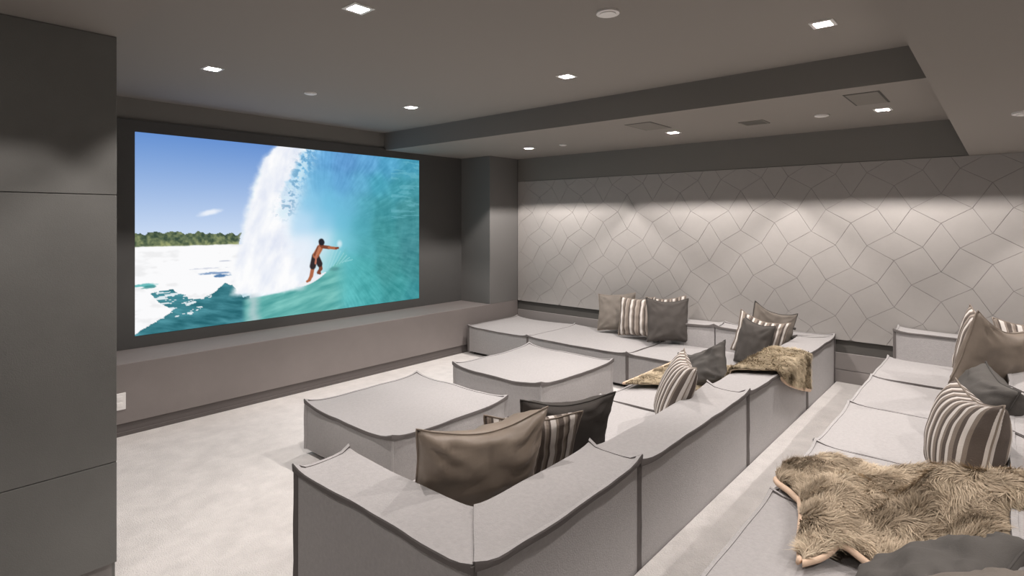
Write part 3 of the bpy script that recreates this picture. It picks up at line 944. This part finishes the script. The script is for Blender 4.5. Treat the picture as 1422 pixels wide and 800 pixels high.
C_J = cushion((5.50, 1.62, 0.645, -0.62, -0.02, 0.29, 0.476, 0.40), M['brown'], M['darkseam'], 'tilted brown grey cushion with dark toggles at the aisle end corner', GC, 10, T=0.12, sag=0.04)
cushion((5.30, 1.66, 0.60, -1.35, -0.12, 0.22, 0.42, 0.38), M['stripe2'], M['taupeseam'], 'striped cushion between the brown grey and charcoal ones in the corner', GC, 11, T=0.13, sag=0.04)
cushion((5.13, 1.66, 0.56, -2.20, -0.22, 0.035, 0.44, 0.42), M['slate'], M['darkseam'], 'charcoal cushion in the aisle end corner, in front of the fur throw', GC, 12, T=0.13, sag=0.02)
cushion((3.03, 0.125, 0.729, -2.785, -0.22, -0.038, 0.474, 0.43), M['stripe2'], M['taupeseam'], 'fat striped cushion standing behind the big fur throw', GC, 13, T=0.235, sag=0.03, wr=0.0015)
cushion((3.75, 0.07, 0.70, -2.80, -0.325, 0.10, 0.437, 0.36), M['slate2'], M['darkseam'], 'slate cushion just beyond the fat striped one on the second row', GC, 14, T=0.25, sag=0.02, wr=0.009)
cushion((4.56, 0.035, 0.822, -0.658, 0.18, 0.241, 0.55, 0.47), M['taupe2'], M['taupe2'], 'large taupe cushion on the second row near the back wall', GC, 15, T=0.17, sag=0.07, wr=0.010)
cushion((4.92, 0.15, 0.772, -2.752, -0.146, 0.20, 0.49, 0.49), M['stripe'], M['taupeseam'], 'striped cushion peeking out behind the large taupe one, second row', GC, 16, T=0.13, sag=0.03, wr=0.002)
cushion((5.35, -0.17, 0.725, -1.40, -0.32, 0.0, 0.45, 0.45), M['stripe'], M['taupeseam'], 'striped cushion furthest along the second row, close to the back wall', GC, 17, T=0.15, sag=0.03)
cushion((1.88, 0.16, 0.635, 3.0, -0.95, 0.0, 0.52, 0.46), M['slate2'], M['darkseam'], 'rumpled slate cushion lying against the near edge of the big fur throw', GC, 18, T=0.20, sag=0.03, wr=0.014)
cushion((1.52, 0.13, 0.735, 3.0, -0.90, 0.0, 0.45, 0.42), M['brown'], M['taupeseam'], 'brown taupe cushion cut off by the frame at the near end', GC, 19, T=0.17, sag=0.03)

# toggles on the edge of the brown grey cushion
for zz in (-0.10, -0.02, 0.06):
    v, f = disc_data(0.012, -0.005, 0.005, 10)
    o = mesh('toggle', [(p[0], p[2], p[1]) for p in v], f, M['darkseam'], C_J)
    o.location = (0.200, -0.046, zz)

# ------------------------------------------------------------------ fur throws
def fur_throw(label, grid, name_seed, rim_edges, hair_n, hair_len, width, tone):
    """grid: (nu,nv,3) surface points. A hide, a pale rim along chosen edges, a pile of hairs"""
    nu, nv = grid.shape[:2]
    org = grid.reshape(-1, 3).mean(0)
    org[2] = grid[..., 2].min()
    t = empty('fur_throw', tuple(org))
    tag(t, label, 'fur throw')
    du = np.gradient(grid, axis=0); dv = np.gradient(grid, axis=1)
    nrm = np.cross(du, dv)
    nrm /= np.linalg.norm(nrm, axis=2, keepdims=True) + 1e-9
    if nrm[..., 2].mean() < 0:
        nrm = -nrm
    low = grid - nrm * 0.010
    V = np.concatenate([(grid - org).reshape(-1, 3), (low - org).reshape(-1, 3)])
    F = []
    K = nu * nv
    for i in range(nu - 1):
        for j in range(nv - 1):
            q = (i * nv + j, (i + 1) * nv + j, (i + 1) * nv + j + 1, i * nv + j + 1)
            F.append(q); F.append(tuple(K + k for k in q[::-1]))
    ring = [(i, 0) for i in range(nu - 1)] + [(nu - 1, j) for j in range(nv - 1)] + [(i, nv - 1) for i in range(nu - 1, 0, -1)] + [(0, j) for j in range(nv - 1, 0, -1)]
    for k in range(len(ring)):
        a, b = ring[k], ring[(k + 1) % len(ring)]
        a, b = a[0] * nv + a[1], b[0] * nv + b[1]
        F.append((a, b, K + b, K + a))
    mesh('hide', V, F, M['underfur'], t, smooth=True)
    for e in rim_edges:
        line = {'u0': grid[0], 'u1': grid[-1], 'v0': grid[:, 0], 'v1': grid[:, -1]}[e]
        nl = {'u0': nrm[0], 'u1': nrm[-1], 'v0': nrm[:, 0], 'v1': nrm[:, -1]}[e]
        out = {'u0': -du[0], 'u1': du[-1], 'v0': -dv[:, 0], 'v1': dv[:, -1]}[e]
        out = out / (np.linalg.norm(out, axis=1, keepdims=True) + 1e-9)
        offs = [[o_ * (0.015 * math.cos(x)) + n_ * (0.011 * math.sin(x)) for x in (0, 1.05, 2.1, 3.14, 4.2, 5.24)] for o_, n_ in zip(out, nl)]
        v, f = sweep(list(line - nl * 0.003 + out * 0.014 - org), offs)
        ro = mesh('hide_edge', v, f, M['hide'], t, smooth=True)
        ro['label'] = 'pale leather edge of the hide'
    # hairs: thin tapering blades of three points, combed by a swirling field so that they fall in tufts
    rs = np.random.RandomState(name_seed)
    fu, fv = rs.rand(hair_n) * (nu - 1.001), rs.rand(hair_n) * (nv - 1.001)
    i, j = fu.astype(int), fv.astype(int)
    a, b = (fu - i)[:, None], (fv - j)[:, None]
    lerp = lambda G: (G[i, j] * (1 - a) * (1 - b) + G[i + 1, j] * a * (1 - b) + G[i + 1, j + 1] * a * b + G[i, j + 1] * (1 - a) * b)
    P, Nn = lerp(grid), lerp(nrm)
    Nn /= np.linalg.norm(Nn, axis=1, keepdims=True)
    du_n = lerp(du); du_n /= np.linalg.norm(du_n, axis=1, keepdims=True) + 1e-9
    dv_n = np.cross(Nn, du_n)
    q = P * 1.0
    ang = (fbm(q[:, 0] * 5 + 20, q[:, 1] * 5 + 20 + q[:, 2] * 3, name_seed, 3) - 0.5) * 9 + (fbm(q[:, 0] * 22 + 9, q[:, 1] * 22 + q[:, 2] * 22, name_seed + 5, 2) - 0.5) * 4
    lean = (np.cos(ang)[:, None] * du_n + np.sin(ang)[:, None] * dv_n)
    lean = lean + rs.normal(0, 0.22, lean.shape)
    lean += np.array((0, 0, -0.25))
    clump = fbm(q[:, 0] * 16 + 3, q[:, 1] * 16 + q[:, 2] * 16, name_seed + 9, 3)
    L = hair_len * (0.55 + 0.5 * rs.rand(hair_n) + 0.5 * clump)
    up = 0.45 + 0.75 * clump
    d1 = Nn * (0.75 * up)[:, None] + lean * 0.55
    d2 = Nn * (0.10 * up)[:, None] + lean * 0.95
    p1 = P + d1 * (L * 0.5)[:, None]
    p2 = p1 + d2 * (L * 0.6)[:, None]
    sd = np.cross(lean, Nn); sd /= np.linalg.norm(sd, axis=1, keepdims=True) + 1e-9
    wd = (width * (0.6 + 0.8 * rs.rand(hair_n)))[:, None] / 2
    HV = np.stack([P - sd * wd, P + sd * wd, p1 - sd * wd * 0.75, p1 + sd * wd * 0.75, p2], 1) - org
    base = np.arange(hair_n)[:, None] * 5
    quads = (base + np.array((0, 1, 3, 2)))
    tris = (base + np.array((2, 3, 4)))
    me = bpy.data.meshes.new('fur_pile')
    nv_, nl_ = hair_n * 5, hair_n * 7
    me.vertices.add(nv_); me.vertices.foreach_set('co', HV.astype(np.float32).ravel())
    me.loops.add(nl_); me.polygons.add(hair_n * 2)
    me.loops.foreach_set('vertex_index', np.concatenate([quads, tris], 1).astype(np.int32).ravel())
    ls = (np.arange(hair_n)[:, None] * 7 + np.array((0, 4))).ravel()
    me.polygons.foreach_set('loop_start', ls.astype(np.int32))
    me.update(calc_edges=True)
    ca = me.color_attributes.new('hair', 'FLOAT_COLOR', 'POINT')
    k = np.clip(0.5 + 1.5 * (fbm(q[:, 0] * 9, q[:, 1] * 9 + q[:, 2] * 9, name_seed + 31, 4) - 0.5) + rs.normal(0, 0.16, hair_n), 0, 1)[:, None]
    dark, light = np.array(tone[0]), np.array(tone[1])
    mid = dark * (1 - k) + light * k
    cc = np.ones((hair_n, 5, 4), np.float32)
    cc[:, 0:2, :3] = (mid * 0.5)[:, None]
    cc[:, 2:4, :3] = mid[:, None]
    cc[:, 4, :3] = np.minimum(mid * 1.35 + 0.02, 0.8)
    ca.data.foreach_set('color', cc.ravel())
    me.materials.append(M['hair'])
    ho = bpy.data.objects.new('fur_pile', me)
    COL.objects.link(ho)
    ho.parent = t
    ho['kind'] = 'stuff'
    return t

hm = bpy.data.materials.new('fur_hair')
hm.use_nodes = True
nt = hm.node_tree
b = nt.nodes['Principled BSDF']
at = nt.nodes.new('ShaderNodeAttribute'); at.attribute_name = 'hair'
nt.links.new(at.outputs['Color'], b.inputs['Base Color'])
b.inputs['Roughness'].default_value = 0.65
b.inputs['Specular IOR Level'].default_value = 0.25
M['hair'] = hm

# near throw on the second row: plan outline from its far-left corner round
def near_grid(nu=64, nv=48):
    # u runs from the aisle side into the sofa, v from the near edge to the far edge
    near = np.array([(2.02, 0.50), (2.09, 0.46), (2.17, 0.42), (2.15, 0.33), (2.10, 0.22), (2.08, 0.10), (2.08, 0.0), (2.1, -0.06)])
    far = np.array([(2.68, 0.745), (2.82, 0.71), (2.89, 0.61), (2.93, 0.48), (2.96, 0.36), (2.97, 0.24), (2.93, 0.12), (2.99, -0.05)])
    left = np.array([(2.02, 0.50), (2.20, 0.545), (2.36, 0.58), (2.47, 0.615), (2.53, 0.67), (2.57, 0.725), (2.60, 0.745), (2.66, 0.735)])
    right = np.array([(2.1, -0.06), (2.3, -0.05), (2.5, -0.05), (2.7, -0.05), (2.99, -0.05)])
    def at(line, f):
        xs = np.linspace(0, 1, len(line))
        return np.stack([np.interp(f, xs, line[:, k]) for k in (0, 1)], -1)
    fu, fv = np.linspace(0, 1, nu), np.linspace(0, 1, nv)
    N, Fr, Lf, Rt = at(near, fu), at(far, fu), at(left, fv), at(right, fv)
    U, W = np.meshgrid(fu, fv, indexing='ij')
    G = (1 - W)[..., None] * N[:, None] + W[..., None] * Fr[:, None] + (1 - U)[..., None] * Lf[None] + U[..., None] * Rt[None]
    G -= ((1 - U) * (1 - W))[..., None] * N[0] + (U * (1 - W))[..., None] * N[-1] + ((1 - U) * W)[..., None] * Fr[0] + (U * W)[..., None] * Fr[-1]
    x, y = G[..., 0], G[..., 1]
    z = np.full_like(x, 0.535)
    edge = np.minimum(np.minimum(U * 5, 1), np.minimum(np.minimum(W * 5, (1 - W) * 6), 1))
    ridge = 0.5 + 0.5 * np.sin((x * 1.2 + y * 2.2) * 11 + 3 * fbm(x * 4 + 9, y * 4 + 9, 3, 2))
    z += edge * (0.015 + 0.075 * fbm(x * 6 + 5, y * 6 + 5, 5, 3) + 0.065 * ridge * fbm(x * 3 + 2, y * 3 + 7, 8, 2))
    z += 0.115 * smooth(0.42, 0.05, y) * (0.5 + 0.5 * np.sin(x * 15 + 1.3 + y * 5)) * edge
    z += 0.075 * np.exp(-((y - 0.03) / 0.14) ** 2) * np.minimum(1, np.minimum(W * 4, (1 - W) * 5))
    z += 0.030 * np.exp(-((U - 0.30) / 0.10) ** 2 - (W / 0.12) ** 2)           # near hem lifts in a wave
    return np.stack([x, y, z], -1)

fur_throw('big rumpled taupe fur throw on the second row seat, pale hide edge showing', near_grid(), 71, ('u0', 'v0'), 150000, 0.046, 0.0036, ((0.235, 0.18, 0.12), (0.64, 0.525, 0.385)))

def far_grid(nu=72, nv=36):
    # u follows the cloth from the front of the seat over the back and down the aisle side, v across
    fu, fv = np.linspace(0, 1, nu), np.linspace(0, 1, nv)
    G = np.zeros((nu, nv, 3))
    for a_, u in enumerate(fu):
        for b_, v in enumerate(fv):
            drop = 0.02 + 0.25 * v ** 0.8
            Ls = [0.60, 0.22, 0.27, drop]
            tot = sum(Ls)
            d = u * tot
            if d < Ls[0]:
                f = d / Ls[0]
                y, z = 2.215 - f * (2.215 - 1.50), 0.385 + 0.02 * f
            elif d < Ls[0] + Ls[1]:
                f = (d - Ls[0]) / Ls[1]
                y, z = 1.50 - f * 0.06, 0.405 + f * 0.194
            elif d < Ls[0] + Ls[1] + Ls[2]:
                f = (d - Ls[0] - Ls[1]) / Ls[2]
                y, z = 1.44 - f * 0.27, 0.599 + 0.010 * math.sin(PI * f)
            else:
                f = (d - Ls[0] - Ls[1] - Ls[2]) / drop
                y, z = 1.165 - 0.006 * f, 0.594 - f * drop
            ul = np.interp(y, [1.17, 1.30, 1.44, 1.9, 2.215], [4.14, 4.03, 3.96, 4.06, 3.88])
            ur = np.interp(y, [1.17, 1.44, 2.215], [4.89, 4.87, 4.70])
            x = ul + (ur - ul) * v
            if y > 1.5:
                z += 0.035 * fbm(x * 6 + 1, y * 6 + 4, 3, 3) * min(1, 4 * v + 0.2) * min(1, u * 8)
            elif y > 1.17:
                z += 0.022 * fbm(x * 7, y * 7, 4, 3)
            else:
                y -= 0.018 * fbm(x * 7, z * 7, 6, 3)
            G[a_, b_] = (x, y, z)
    return G
fur_throw('smaller tan fur throw draped over the low back of the front row', far_grid(), 33, ('u0', 'u1'), 60000, 0.032, 0.0055, ((0.27, 0.21, 0.13), (0.60, 0.50, 0.35)))
